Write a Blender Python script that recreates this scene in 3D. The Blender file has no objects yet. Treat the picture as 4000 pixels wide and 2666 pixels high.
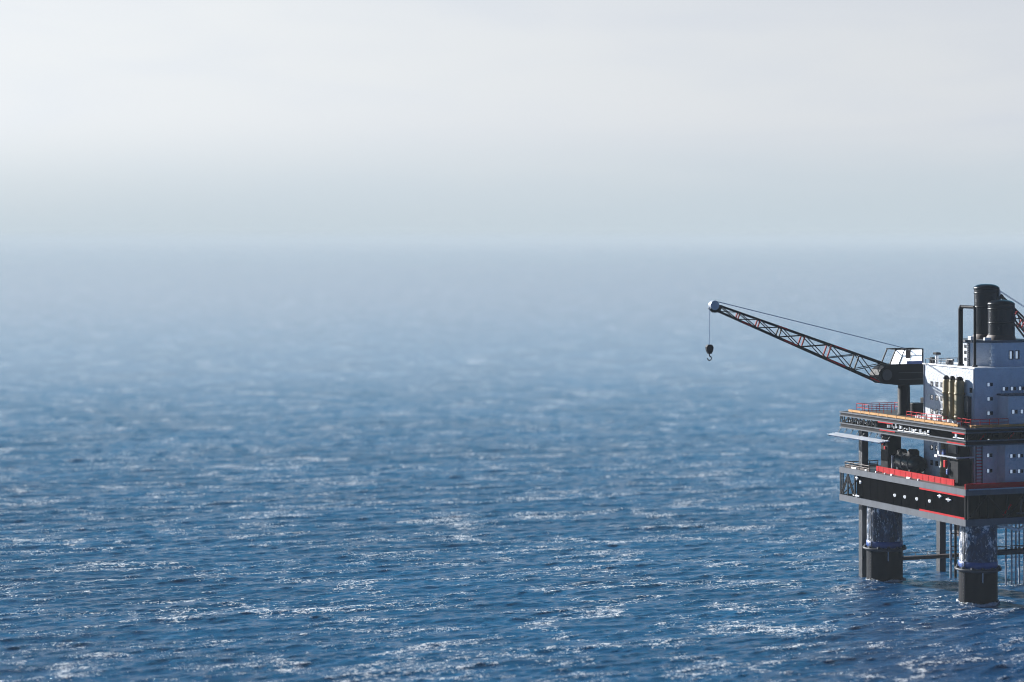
import bpy, math, random
import numpy as np

R = math.radians
random.seed(7)
scene = bpy.context.scene
col = scene.collection

# ------------------------------------------------------------------ frame of the platform
CAM_H = 93.0
COS, SIN = 0.9330, 0.3600
YAW = math.atan2(SIN, COS)
CX, CY = 114.3, 600.0            # nearest corner of the decks on the sea


def world(a, b, z):
    c, s = math.cos(YAW), math.sin(YAW)
    return (CX + a * c - b * s, CY + a * s + b * c, z)


# ------------------------------------------------------------------ mesh builder
class MB:
    def __init__(self):
        self.v = []
        self.f = []
        self.smooth = []

    def add(self, vs, fs, smooth=False):
        o = len(self.v)
        self.v += [tuple(p) for p in vs]
        for f in fs:
            self.f.append(tuple(i + o for i in f))
            self.smooth.append(smooth)
        return self

    def box(self, x0, x1, y0, y1, z0, z1):
        vs = [(x0, y0, z0), (x1, y0, z0), (x1, y1, z0), (x0, y1, z0),
              (x0, y0, z1), (x1, y0, z1), (x1, y1, z1), (x0, y1, z1)]
        fs = [(3, 2, 1, 0), (4, 5, 6, 7), (0, 1, 5, 4), (1, 2, 6, 5), (2, 3, 7, 6), (3, 0, 4, 7)]
        return self.add(vs, fs)

    def chbox(self, x0, x1, y0, y1, z0, z1, c):
        """box whose four upright edges and top edges are chamfered by c"""
        def ring(i, z):
            return [(x0 + i + c, y0 + i, z), (x1 - i - c, y0 + i, z), (x1 - i, y0 + i + c, z), (x1 - i, y1 - i - c, z),
                    (x1 - i - c, y1 - i, z), (x0 + i + c, y1 - i, z), (x0 + i, y1 - i - c, z), (x0 + i, y0 + i + c, z)]
        vs = ring(0, z0) + ring(0, z1 - c) + ring(c * .7, z1)
        fs = [tuple(range(7, -1, -1))]
        for k in range(2):
            for i in range(8):
                j = (i + 1) % 8
                fs.append((k * 8 + i, k * 8 + j, k * 8 + 8 + j, k * 8 + 8 + i))
        fs.append(tuple(range(16, 24)))
        return self.add(vs, fs)

    def _basis(self, p, q):
        d = np.array(q, float) - np.array(p, float)
        L = np.linalg.norm(d)
        d /= L
        up = np.array((0, 0, 1.0)) if abs(d[2]) < .95 else np.array((1.0, 0, 0))
        x = np.cross(d, up)
        x /= np.linalg.norm(x)
        y = np.cross(x, d)
        return np.array(p, float), np.array(q, float), x, y

    def tube(self, p, q, r, n=10, r2=None, caps=True):
        p, q, x, y = self._basis(p, q)
        r2 = r if r2 is None else r2
        vs = []
        for c, rr in ((p, r), (q, r2)):
            for i in range(n):
                t = 2 * math.pi * i / n
                vs.append(c + rr * (math.cos(t) * x + math.sin(t) * y))
        fs = [(i, (i + 1) % n, n + (i + 1) % n, n + i) for i in range(n)]
        self.add(vs, fs, True)
        if caps:
            self.add(vs[:n], [tuple(range(n - 1, -1, -1))])
            self.add(vs[n:], [tuple(range(n))])
        return self

    def bar(self, p, q, w, h=None):
        h = w if h is None else h
        p, q, x, y = self._basis(p, q)
        vs = []
        for c in (p, q):
            for sx, sy in ((-1, -1), (1, -1), (1, 1), (-1, 1)):
                vs.append(c + x * sx * w / 2 + y * sy * h / 2)
        fs = [(3, 2, 1, 0), (4, 5, 6, 7)] + [(i, (i + 1) % 4, 4 + (i + 1) % 4, 4 + i) for i in range(4)]
        return self.add(vs, fs)

    def lathe(self, cx, cy, prof, n=36, smooth=True):
        """prof: list of (radius, z); closed with caps"""
        vs = []
        for r, z in prof:
            for i in range(n):
                t = 2 * math.pi * i / n
                vs.append((cx + r * math.cos(t), cy + r * math.sin(t), z))
        fs = []
        for k in range(len(prof) - 1):
            for i in range(n):
                j = (i + 1) % n
                fs.append((k * n + i, k * n + j, (k + 1) * n + j, (k + 1) * n + i))
        self.add(vs, fs, smooth)
        m = len(prof)
        self.add(vs[:n], [tuple(range(n - 1, -1, -1))])
        self.add(vs[(m - 1) * n:], [tuple(range(n))])
        return self

    def prism(self, poly, z0, z1):
        """upright prism over a counter-clockwise plan polygon"""
        n = len(poly)
        vs = [(x, y, z0) for x, y in poly] + [(x, y, z1) for x, y in poly]
        fs = [tuple(range(n - 1, -1, -1)), tuple(range(n, 2 * n))]
        fs += [(i, (i + 1) % n, n + (i + 1) % n, n + i) for i in range(n)]
        return self.add(vs, fs)

    def slab_y(self, poly, y0, y1):
        """prism over a polygon in the x-z plane, thick from y0 to y1"""
        n = len(poly)
        vs = [(x, y0, z) for x, z in poly] + [(x, y1, z) for x, z in poly]
        fs = [tuple(range(n)), tuple(range(2 * n - 1, n - 1, -1))]
        fs += [((i + 1) % n, i, n + i, n + (i + 1) % n) for i in range(n)]
        return self.add(vs, fs)

    def build(self, name, mat, parent=None, base=(0, 0, 0)):
        me = bpy.data.meshes.new(name)
        bx, by, bz = base
        me.from_pydata([(x - bx, y - by, z - bz) for x, y, z in self.v], [], self.f)
        me.polygons.foreach_set('use_smooth', self.smooth)
        me.materials.append(mat)
        me.update()
        o = bpy.data.objects.new(name, me)
        col.objects.link(o)
        if parent is not None:
            o.parent = parent
        return o


class Thing:
    """an Empty at the thing's base; parts are given in platform coordinates"""
    def __init__(self, name, label, cat, base, group=None):
        self.base = base
        o = bpy.data.objects.new(name, None)
        col.objects.link(o)
        o.location = world(*base)
        o.rotation_euler = (0, 0, YAW)
        o['label'] = label
        o['category'] = cat
        if group:
            o['group'] = group
        self.o = o

    def part(self, name, mb, mat, parent=None, label=None):
        o = mb.build(name, mat, parent or self.o, self.base)
        if label:
            o['label'] = label
        return o


# ------------------------------------------------------------------ materials
def nodes_of(name):
    m = bpy.data.materials.new(name)
    m.use_nodes = True
    nt = m.node_tree
    return m, nt, nt.nodes['Principled BSDF']


def ramp(nt, fac, stops):
    r = nt.nodes.new('ShaderNodeValToRGB')
    e = r.color_ramp.elements
    while len(e) < len(stops):
        e.new(.5)
    for i, (p, c) in enumerate(stops):
        e[i].position = p
        e[i].color = (c[0], c[1], c[2], 1) if not isinstance(c, (int, float)) else (c, c, c, 1)
    nt.links.new(fac, r.inputs['Fac'])
    return r.outputs['Color']


def noise(nt, scale, detail=4, rough=.55, vec=None, stretch=None, dist=0.0):
    n = nt.nodes.new('ShaderNodeTexNoise')
    n.inputs['Scale'].default_value = scale
    n.inputs['Detail'].default_value = detail
    n.inputs['Roughness'].default_value = rough
    n.inputs['Distortion'].default_value = dist
    if vec is None:
        tc = nt.nodes.new('ShaderNodeTexCoord')
        vec = tc.outputs['Object']
    if stretch:
        mp = nt.nodes.new('ShaderNodeMapping')
        mp.inputs['Scale'].default_value = stretch
        nt.links.new(vec, mp.inputs['Vector'])
        vec = mp.outputs['Vector']
    nt.links.new(vec, n.inputs['Vector'])
    return n.outputs['Fac']


def paint(name, c, rough=.5, worn=.25, metal=0.0, spec=.5, bump=0.0, bump_scale=1.2, streak=(.7, .7, .12)):
    """worn painted steel: two tones of the same paint, run-down streaks, uneven gloss"""
    m, nt, bs = nodes_of(name)
    n1 = noise(nt, .6, 6, .65, stretch=streak)
    dark = tuple(x * (1 - worn) for x in c)
    light = tuple(min(1, x * (1 + worn * .5)) for x in c)
    nt.links.new(ramp(nt, n1, [(.3, dark), (.55, c), (.75, light)]), bs.inputs['Base Color'])
    n2 = noise(nt, 1.5, 4)
    mr = nt.nodes.new('ShaderNodeMapRange')
    mr.inputs['To Min'].default_value = max(.05, rough - .12)
    mr.inputs['To Max'].default_value = min(1, rough + .15)
    nt.links.new(n2, mr.inputs['Value'])
    nt.links.new(mr.outputs['Result'], bs.inputs['Roughness'])
    bs.inputs['Metallic'].default_value = metal
    bs.inputs['Specular IOR Level'].default_value = spec
    if bump:
        b = nt.nodes.new('ShaderNodeBump')
        b.inputs['Strength'].default_value = bump
        b.inputs['Distance'].default_value = .3
        nt.links.new(noise(nt, bump_scale, 5, .6), b.inputs['Height'])
        nt.links.new(b.outputs['Normal'], bs.inputs['Normal'])
    return m


M = {}
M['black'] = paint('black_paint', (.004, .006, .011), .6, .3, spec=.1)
M['void'] = paint('unlit_steel', (.004, .004, .005), .95, .3, spec=0)  # near-black and glossless, so sunlit deck cores still look unlit
M['soot'] = paint('funnel_paint', (.002, .005, .012), .3, .3, spec=.22)
M['grey'] = paint('grey_paint', (.085, .10, .125), .55, .25, spec=.25)
M['dgrey'] = paint('dark_grey_paint', (.04, .047, .06), .5, .3, spec=.25)
M['steel'] = paint('light_grey_paint', (.34, .38, .44), .4, .2)
M['white'] = paint('white_wall_paint', (.56, .61, .68), .6, .16, spec=.2, bump=.95, bump_scale=1.6, streak=(.5, .5, .3))
M['clean'] = paint('white_metal_paint', (.78, .79, .8), .4, .1)
M['red'] = paint('red_paint', (.46, .010, .016), .55, .25, spec=.1)
M['boomred'] = paint('boom_red_paint', (.22, .008, .012), .6, .3, spec=.05)
M['orange'] = paint('orange_paint', (.48, .23, .045), .5, .35)
M['olive'] = paint('olive_paint', (.20, .16, .07), .5, .3)
M['blue'] = paint('blue_paint', (.02, .07, .26), .4, .25)
M['brown'] = paint('brown_primer', (.05, .028, .026), .6, .3)
M['deck'] = paint('deck_plate_paint', (.06, .055, .05), .6, .5, streak=(.3, .3, .3))
M['cable'] = paint('steel_cable', (.14, .22, .36), .4, .1)


def weathered():
    m, nt, bs = nodes_of('weathered_steel')
    n1 = noise(nt, .55, 8, .72, stretch=(1, 1, .45), dist=.6)
    n2 = noise(nt, 1.5, 6, .7, stretch=(1, 1, .6), dist=1.0)
    base = ramp(nt, n1, [(.36, (.003, .006, .012)), (.52, (.018, .042, .09)), (.66, (.07, .13, .23))])
    n3 = noise(nt, .22, 3, .6, stretch=(1, 1, .7), dist=.8)
    sm = nt.nodes.new('ShaderNodeMath')
    sm.operation = 'MULTIPLY_ADD'
    sm.inputs[1].default_value = .9
    nt.links.new(n3, sm.inputs[0])
    nt.links.new(n2, sm.inputs[2])
    sh = nt.nodes.new('ShaderNodeMath')
    sh.operation = 'MULTIPLY'
    sh.inputs[1].default_value = .68
    nt.links.new(sm.outputs[0], sh.inputs[0])
    spots = ramp(nt, sh.outputs[0], [(.672, 0.0), (.72, 1.0)])
    mx = nt.nodes.new('ShaderNodeMix')
    mx.data_type = 'RGBA'
    nt.links.new(spots, mx.inputs['Factor'])
    nt.links.new(base, mx.inputs['A'])
    mx.inputs['B'].default_value = (.62, .64, .68, 1)
    nt.links.new(mx.outputs['Result'], bs.inputs['Base Color'])
    bs.inputs['Roughness'].default_value = .4
    bs.inputs['Specular IOR Level'].default_value = .3
    b = nt.nodes.new('ShaderNodeBump')
    b.inputs['Strength'].default_value = .6
    b.inputs['Distance'].default_value = .4
    nt.links.new(n1, b.inputs['Height'])
    nt.links.new(b.outputs['Normal'], bs.inputs['Normal'])
    return m


M['weathered'] = weathered()


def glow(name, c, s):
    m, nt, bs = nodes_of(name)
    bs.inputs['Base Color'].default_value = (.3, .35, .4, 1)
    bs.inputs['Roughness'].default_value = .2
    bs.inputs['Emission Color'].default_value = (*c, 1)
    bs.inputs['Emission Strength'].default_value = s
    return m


M['glowing'] = glow('emissive_pane', (.62, .78, 1.0), .2)  # daytime panes brightened by emission, in place of reflected sky
M['lamp'] = glow('deck_lamp', (.9, .95, 1.0), .3)
m_, nt_, bs_ = nodes_of('dark_glass')
bs_.inputs['Base Color'].default_value = (.012, .016, .03, 1)
bs_.inputs['Roughness'].default_value = .12
M['glass'] = m_


def frosted():
    m, nt, bs = nodes_of('frosted_panel')
    tr = nt.nodes.new('ShaderNodeBsdfTranslucent')
    tr.inputs['Color'].default_value = (.93, .96, 1, 1)
    mx = nt.nodes.new('ShaderNodeMixShader')
    mx.inputs[0].default_value = .85
    bs.inputs['Base Color'].default_value = (.85, .87, .9, 1)
    nt.links.new(bs.outputs[0], mx.inputs[1])
    nt.links.new(tr.outputs[0], mx.inputs[2])
    nt.links.new(mx.outputs[0], nt.nodes['Material Output'].inputs['Surface'])
    return m


M['frost'] = frosted()

# ------------------------------------------------------------------ light, sky, camera
SUN_AZ = R(-47.5)      # measured from +Y (straight ahead) towards +X; minus is to the left
SUN_EL = R(20)
sd = (math.sin(SUN_AZ) * math.cos(SUN_EL), math.cos(SUN_AZ) * math.cos(SUN_EL), math.sin(SUN_EL))

sun = bpy.data.lights.new('sun', 'SUN')
sun.energy = 5.0
sun.angle = R(.5)
sun.color = (1, .965, .92)
so = bpy.data.objects.new('sun', sun)
col.objects.link(so)
from mathutils import Vector
so.rotation_euler = Vector(sd).to_track_quat('Z', 'Y').to_euler()
so.location = (0, 0, 300)

HORIZON = (4.7, 5.42, 5.95)          # in the sky texture's own units
w = bpy.data.worlds.new('World')
scene.world = w
w.use_nodes = True
wt = w.node_tree
bg = wt.nodes['Background']
bg.inputs['Strength'].default_value = .05
sky = wt.nodes.new('ShaderNodeTexSky')
sky.sky_type = 'NISHITA'
sky.sun_disc = False
sky.sun_elevation = SUN_EL
sky.sun_rotation = SUN_AZ
sky.altitude = 90
sky.air_density = .25
sky.dust_density = .15
sky.ozone_density = 3.0
# a bank of thin cloud low over the horizon on the sunward side, clear blue sky elsewhere
tc = wt.nodes.new('ShaderNodeTexCoord')
DIR = tc.outputs['Generated']
sx = wt.nodes.new('ShaderNodeSeparateXYZ')
wt.links.new(DIR, sx.inputs[0])


def wmap(x, lo, hi, t0=0.0, t1=1.0):
    n = wt.nodes.new('ShaderNodeMapRange')
    n.interpolation_type = 'SMOOTHSTEP'
    for k, v in (('From Min', lo), ('From Max', hi), ('To Min', t0), ('To Max', t1)):
        n.inputs[k].default_value = v
    wt.links.new(x, n.inputs['Value'])
    return n.outputs['Result']


def wmul(a, b):
    n = wt.nodes.new('ShaderNodeMath')
    n.operation = 'MULTIPLY'
    wt.links.new(a, n.inputs[0])
    wt.links.new(b, n.inputs[1])
    return n.outputs[0]


def wmix(f, a, b):
    n = wt.nodes.new('ShaderNodeMix')
    n.data_type = 'RGBA'
    wt.links.new(f, n.inputs['Factor'])
    for k, v in (('A', a), ('B', b)):
        if isinstance(v, tuple):
            n.inputs[k].default_value = (*v, 1)
        else:
            wt.links.new(v, n.inputs[k])
    return n.outputs['Result']


cl = noise(wt, 3.2, 5, .55, vec=DIR, stretch=(1, 1, 7), dist=.6)
cl2 = noise(wt, 9.0, 4, .5, vec=DIR, stretch=(1, 1, 4), dist=.4)
fwd = wt.nodes.new('ShaderNodeVectorMath')
fwd.operation = 'DOT_PRODUCT'
fwd.inputs[1].default_value = (math.sin(R(-25)), math.cos(R(-25)), 0)
wt.links.new(DIR, fwd.inputs[0])
sunw = wt.nodes.new('ShaderNodeVectorMath')
sunw.operation = 'DOT_PRODUCT'
sunw.inputs[1].default_value = sd
wt.links.new(DIR, sunw.inputs[0])
veil = wmix(wmap(sx.outputs['Z'], .0, .05), HORIZON, (5.65, 5.95, 6.4))
veil = wmix(wmap(cl, .40, .66), veil, (5.95, 6.2, 6.5))
veil = wmix(wmap(sunw.outputs['Value'], .48, .95), veil, (7.9, 8.15, 8.3))
veil = wmix(wmap(sx.outputs['Z'], .055, -.006), veil, HORIZON)
veil = wmix(wmap(sx.outputs['Z'], .097, .14), veil, (.75, 4.3, 7.0))
cover = wmul(wmap(sx.outputs['Z'], .75, .25), wmap(fwd.outputs['Value'], .1, .6))
cover = wmul(cover, wmap(cl2, .25, .6, .93, 1.0))
hz = wmap(sx.outputs['Z'], .10, .0, 0, .75)
base = wmix(wmul(hz, wmap(fwd.outputs['Value'], -.5, .3)), sky.outputs['Color'], HORIZON)
wt.links.new(wmix(cover, base, veil), bg.inputs['Color'])

cam = bpy.data.cameras.new('camera')
cam.sensor_width = 36
cam.lens = 36 * 9300 / 4000
cam.shift_y = -(1333 - 930) / 4000
cam.clip_start = 1
cam.clip_end = 400000
cam.dof.use_dof = True
cam.dof.focus_distance = 628
cam.dof.aperture_fstop = cam.lens / 1000 / 2.5
co = bpy.data.objects.new('camera', cam)
col.objects.link(co)
co.location = (0, 0, CAM_H)
co.rotation_euler = (R(90), 0, 0)
scene.camera = co

scene.view_settings.view_transform = 'Standard'
scene.view_settings.look = 'None'
scene.view_settings.exposure = 1.25
scene.view_settings.gamma = 1
scene.cycles.pixel_filter_type = 'BLACKMAN_HARRIS'
scene.cycles.filter_width = 1.05
scene.cycles.volume_bounces = 1
scene.cycles.max_bounces = 8

# ------------------------------------------------------------------ sea
def build_sea():
    rng = np.random.default_rng(11)
    fan = np.linspace(R(-17), R(17), 1150)
    rest = np.linspace(R(17), R(343), 132)[1:-1]
    ang = np.concatenate([fan, rest])
    dth = np.concatenate([np.full(len(fan), fan[1] - fan[0]), np.full(len(rest), rest[1] - rest[0])])
    rad = [4, 40, 120, 220, 320, 400, 425, 436]
    r = 440.0
    step = .00095
    while r < 150000:
        rad.append(r)
        if r > 1500:
            step = min(.25, step * 1.012)
        r *= 1 + step
    rad = np.array(rad)
    dr = np.gradient(rad)
    A, Rr = np.meshgrid(ang, rad)
    X = (Rr * np.sin(A)).ravel()
    Y = (Rr * np.cos(A)).ravel()
    sp = np.maximum(np.meshgrid(dth, rad)[0] * Rr, np.meshgrid(ang, dr)[1]).ravel()
    Z = np.zeros_like(X)
    DX = np.zeros_like(X)
    DY = np.zeros_like(X)
    J = np.zeros_like(X)
    q = np.clip((np.hypot(X, Y) - 650) / 1500, 0, 1)
    far = 1 - .85 * q * q * (3 - 2 * q)            # swell flattened with distance so the far water shades off smoothly
    nw = 64
    lam = np.geomspace(1.9, 40, nw) * rng.uniform(.93, 1.07, nw)
    head = R(-70) + rng.normal(0, 1, nw) * np.interp(np.log(lam), [1, 3.5], [R(26), R(11)])
    amp = .0074 * lam ** .80 * rng.uniform(.5, 1.3, nw) * np.exp(-(lam / 23) ** 2)
    for k in range(nw):
        kk = 2 * math.pi / lam[k]
        cx, sy = math.cos(head[k]), math.sin(head[k])
        a = amp[k] * np.clip((lam[k] / sp - 2.0) / 2.0, 0, 1) * far
        ph = kk * (X * cx + Y * sy) + rng.uniform(0, 6.283)
        c, s = np.cos(ph), np.sin(ph)
        Z += a * c
        DX -= .8 * a * cx * s
        DY -= .8 * a * sy * s
        J += a * kk * c
    me = bpy.data.meshes.new('sea')
    nr, na = len(rad), len(ang)
    co_ = np.empty((nr * na, 3), np.float32)
    co_[:, 0] = X + DX
    co_[:, 1] = Y + DY
    co_[:, 2] = Z
    i = np.arange(nr - 1)[:, None] * na
    j = np.arange(na)[None, :]
    jn = (j + 1) % na
    f = np.stack([i + j, i + na + j, i + na + jn, i + jn], -1).reshape(-1, 4).astype(np.int32)
    nf = len(f)
    me.vertices.add(nr * na)
    me.vertices.foreach_set('co', co_.ravel())
    me.loops.add(nf * 4)
    me.loops.foreach_set('vertex_index', f.ravel())
    me.polygons.add(nf)
    me.polygons.foreach_set('loop_start', np.arange(0, nf * 4, 4, dtype=np.int32))
    me.polygons.foreach_set('use_smooth', np.ones(nf, dtype=bool))
    at = me.attributes.new('crest', 'FLOAT', 'POINT')
    at.data.foreach_set('value', J.astype(np.float32))
    me.update(calc_edges=True)
    o = bpy.data.objects.new('sea', me)
    col.objects.link(o)
    o['kind'] = 'structure'
    o['label'] = 'wind-ruffled deep blue sea with white foam flecks'
    print('SEA', nr, na, 'crest std', float(np.std(J[:na * 700])), 'z std', float(np.std(Z[:na * 700])))
    return o


def sea_material():
    m, nt, bs = nodes_of('sea_water')
    L = nt.links
    tcn = nt.nodes.new('ShaderNodeTexCoord')
    vec = tcn.outputs['Object']
    rot = nt.nodes.new('ShaderNodeMapping')
    rot.inputs['Rotation'].default_value = (0, 0, R(-22))
    L.new(vec, rot.inputs['Vector'])
    vec = rot.outputs['Vector']

    def math_(op, a, b=None, c=None):
        n = nt.nodes.new('ShaderNodeMath')
        n.operation = op
        for k, x in enumerate((a, b, c)):
            if x is None:
                continue
            if isinstance(x, (int, float)):
                n.inputs[k].default_value = x
            else:
                L.new(x, n.inputs[k])
        return n.outputs[0]

    def sstep(x, lo, hi):
        n = nt.nodes.new('ShaderNodeMapRange')
        n.interpolation_type = 'SMOOTHSTEP'
        n.inputs['From Min'].default_value = lo
        n.inputs['From Max'].default_value = hi
        L.new(x, n.inputs['Value'])
        return n.outputs['Result']

    at = nt.nodes.new('ShaderNodeAttribute')
    at.attribute_name = 'crest'
    crest = at.outputs['Fac']
    # body colour of the water varies a little in broad patches
    patch = noise(nt, .012, 4, .6, vec=vec)
    L.new(ramp(nt, patch, [(.35, (.002, .050, .146)), (.65, (.004, .081, .211))]), bs.inputs['Base Color'])
    bs.inputs['IOR'].default_value = 1.33
    bs.inputs['Roughness'].default_value = .16
    # ripples
    rip = noise(nt, .6, 6, .66, vec=vec, stretch=(.6, 1.2, 1))
    rip2 = noise(nt, .09, 3, .5, vec=vec, stretch=(.4, 1.2, 1))
    hgt = math_('ADD', math_('MULTIPLY', rip, .55), math_('MULTIPLY', rip2, 1.3))
    b = nt.nodes.new('ShaderNodeBump')
    ln = nt.nodes.new('ShaderNodeVectorMath')
    ln.operation = 'LENGTH'
    L.new(tcn.outputs['Object'], ln.inputs[0])
    ripple_fade = math_('MINIMUM', math_('POWER', math_('DIVIDE', 820.0, ln.outputs['Value']), 1.6), 1.0)  # ripples flattened with distance so far water mirrors the horizon sky
    L.new(ripple_fade, b.inputs['Strength'])
    b.inputs['Distance'].default_value = 1.6
    L.new(hgt, b.inputs['Height'])
    L.new(b.outputs['Normal'], bs.inputs['Normal'])
    # foam: broken lace where crests pile up, gathered in drifting patches
    gather = noise(nt, .05, 4, .6, vec=vec, stretch=(.85, 1.1, 1), dist=1.0)
    lace = noise(nt, .8, 5, .7, vec=vec, stretch=(.9, 1.0, 1), dist=1.6)
    fine = noise(nt, 2.2, 2, .5, vec=vec)
    v = math_('MULTIPLY', crest, .42)
    v = math_('ADD', v, math_('MULTIPLY', math_('SUBTRACT', gather, .5), .95))
    v = math_('ADD', v, math_('MULTIPLY', math_('SUBTRACT', lace, .5), 1.7))
    v = math_('ADD', v, math_('MULTIPLY', math_('SUBTRACT', fine, .5), .9))
    solid = sstep(v, .33, .43)
    thin = math_('MULTIPLY', sstep(v, .16, .5), .08)
    # curling threads of foam, only where it gathers
    fil = noise(nt, .30, 3, .5, vec=vec, stretch=(.8, 1.1, 1), dist=1.4)
    ridge = math_('SUBTRACT', 1.0, math_('MULTIPLY', math_('ABSOLUTE', math_('SUBTRACT', fil, .5)), 2.0))
    here = math_('ADD', math_('ADD', gather, math_('MULTIPLY', crest, .22)), math_('MULTIPLY', math_('SUBTRACT', lace, .5), .8))
    threads = math_('MULTIPLY', sstep(ridge, .92, .98), sstep(here, .56, .66))
    foam = math_('MAXIMUM', math_('MAXIMUM', solid, thin), math_('MULTIPLY', threads, .9))
    fb = nt.nodes.new('ShaderNodeBsdfDiffuse')
    fb.inputs['Color'].default_value = (.92, .95, .97, 1)
    mx = nt.nodes.new('ShaderNodeMixShader')
    L.new(foam, mx.inputs[0])
    L.new(bs.outputs[0], mx.inputs[1])
    L.new(fb.outputs[0], mx.inputs[2])
    L.new(mx.outputs[0], nt.nodes['Material Output'].inputs['Surface'])
    return m


sea = build_sea()
sea.data.materials.append(sea_material())

# ------------------------------------------------------------------ haze
def build_haze():
    m = bpy.data.materials.new('sea_haze')
    m.use_nodes = True
    nt = m.node_tree
    nt.nodes.remove(nt.nodes['Principled BSDF'])
    pv = nt.nodes.new('ShaderNodeVolumePrincipled')
    pv.inputs['Color'].default_value = (.53, .595, .625, 1)
    pv.inputs['Density'].default_value = 6e-5
    pv.inputs['Anisotropy'].default_value = 0
    nt.links.new(pv.outputs[0], nt.nodes['Material Output'].inputs['Volume'])
    mb = MB().box(-160000, 160000, -160000, 160000, -11, 108)
    o = mb.build('haze', m)
    o['kind'] = 'stuff'
    o['label'] = 'pale sea haze fading the far water into the sky'
    return o


build_haze()

# ================================================================== PLATFORM
LA, LB = 70.0, 65.2
P = Thing('offshore_platform', 'dark steel two-deck offshore platform on thick round legs standing in the sea', 'oil platform', (35, 32, 0))


def ring(mb, i0, t, z0, z1):
    """rectangular ring of beams, outer edge inset by i0, thickness t, butted at corners"""
    mb.box(i0, LA - i0, i0, i0 + t, z0, z1)
    mb.box(i0, LA - i0, LB - i0 - t, LB - i0, z0, z1)
    mb.box(i0, i0 + t, i0 + t, LB - i0 - t, z0, z1)
    mb.box(LA - i0 - t, LA - i0, i0 + t, LB - i0 - t, z0, z1)


def truss(mb, face, c, s0, s1, z0, z1, n, wv=.3, wd=.22, double=False):
    """posts and diagonals along one face of a deck"""
    def pt(s, z):
        return (c, s, z) if face == 'left' else (s, c, z)
    st = (s1 - s0) / n
    for k in range(n + 1):
        mb.bar(pt(s0 + k * st, z0), pt(s0 + k * st, z1), wv)
    for k in range(n):
        x0, x1 = s0 + k * st, s0 + (k + 1) * st
        if k % 2:
            x0, x1 = x1, x0
        mb.bar(pt(x0, z0), pt(x1, z1), wd)
        if double:
            d = (x1 - x0) * .22
            mb.bar(pt(x0 + d, z0), pt(x1, z0 + (z1 - z0) * .86), wd)


# --- lower deck
ld = P.part('lower_deck', MB().box(.6, LA - .6, .6, LB - .6, 29.0, 29.4), M['deck'])
g = MB(); ring(g, 0, .6, 27.93, 29.5)
P.part('girder', g, M['grey'], ld)
g = MB(); ring(g, 0, .6, 20.2, 21.9)
P.part('girder', g, M['grey'], ld)
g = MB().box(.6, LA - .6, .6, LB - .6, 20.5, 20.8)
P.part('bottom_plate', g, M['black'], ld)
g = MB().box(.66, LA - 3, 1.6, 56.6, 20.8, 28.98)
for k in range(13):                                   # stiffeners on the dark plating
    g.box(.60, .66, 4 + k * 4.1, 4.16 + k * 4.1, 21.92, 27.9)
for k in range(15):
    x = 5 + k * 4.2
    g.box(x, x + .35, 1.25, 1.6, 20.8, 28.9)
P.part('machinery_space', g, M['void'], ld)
g = MB()
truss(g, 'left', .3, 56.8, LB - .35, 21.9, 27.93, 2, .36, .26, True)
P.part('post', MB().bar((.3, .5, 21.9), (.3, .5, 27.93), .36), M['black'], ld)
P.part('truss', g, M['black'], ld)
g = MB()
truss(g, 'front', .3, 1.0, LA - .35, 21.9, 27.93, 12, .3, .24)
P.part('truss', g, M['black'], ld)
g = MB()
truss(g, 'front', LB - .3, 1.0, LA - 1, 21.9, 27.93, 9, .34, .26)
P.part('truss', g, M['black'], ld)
for z0, z1 in ((27.48, 27.93), (21.9, 22.35)):
    P.part('flange', MB().box(.03, .25, .62, 22.5, z0, z1), M['red'], ld, 'red flange along the girder')
for yb, zz in ((35.6, 24.5), (30.4, 24.6), (24.3, 24.7), (17.9, 24.8)):
    g = MB().lathe(.34, yb, [(.2, zz - .4), (.34, zz - .1), (.34, zz + .3), (.16, zz + .42)], 12)
    P.part('lamp', g, M['lamp'], ld)
for yb, zz, l in ((55.3, 27.2, 1.2), (53.4, 26.3, .8), (54.5, 22.3, 3.4), (12.0, 26.6, 1.7), (7.5, 26.1, 2.2)):
    g = MB().tube((.36, yb, zz), (.36, yb + l, zz), .22, 10)
    g.box(.2, .5, yb + l * .4, yb + l * .4 + .5, zz - .5, zz + .5)
    P.part('pipe', g, M['steel'], ld)
g = MB()
for x, z0, z1 in ((16.9, 22.9, 26.6), (18.5, 23.5, 26.9), (22.2, 22.9, 25.8), (23.4, 24, 26.8), (27, 23, 26)):
    g.tube((x, .95, z0), (x, .95, z1), .32, 10)
g.tube((15.5, .95, 22.8), (29, .95, 22.8), .26, 10)
g.tube((16.9, .95, 26.3), (21.5, .95, 24.2), .22, 10)
P.part('pipework', g, M['dgrey'], ld)
P.part('diagonal_strut', MB().bar((11.6, .7, 22.6), (13.8, .7, 25.2), .34), M['red'], ld, 'red diagonal strut')
g = MB().box(3.0, 3.3, 10.3, 50, 29.4, 30.95)
for k in range(14):
    g.box(2.95, 3.0, 11.2 + k * 2.9, 11.3 + k * 2.9, 29.4, 30.85)
P.part('bulwark', g, M['red'], ld, 'red bulwark on the side of the lower deck')
P.part('bulwark', MB().box(.35, LA - 1, .65, .95, 29.5, 30.85), M['red'], ld, 'red bulwark on the front of the lower deck')
for yb, l in ((46.6, .7), (42.0, .6), (38.2, 1.3), (29.0, 2.4), (24.6, .8), (57.5, 3.6), (51.8, 1.4)):
    P.part('mooring_bitt', MB().chbox(1.0, 1.6, yb, yb + l * .8, 29.4, 29.85, .1), M['clean'], ld)
g = MB().box(.9, 22, -.25, .0 - .003, 29.32, 29.62)
P.part('painted_sun_edge', g, M['steel'], ld)  # pale paint stands in for the sunlit edge of the deck

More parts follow.
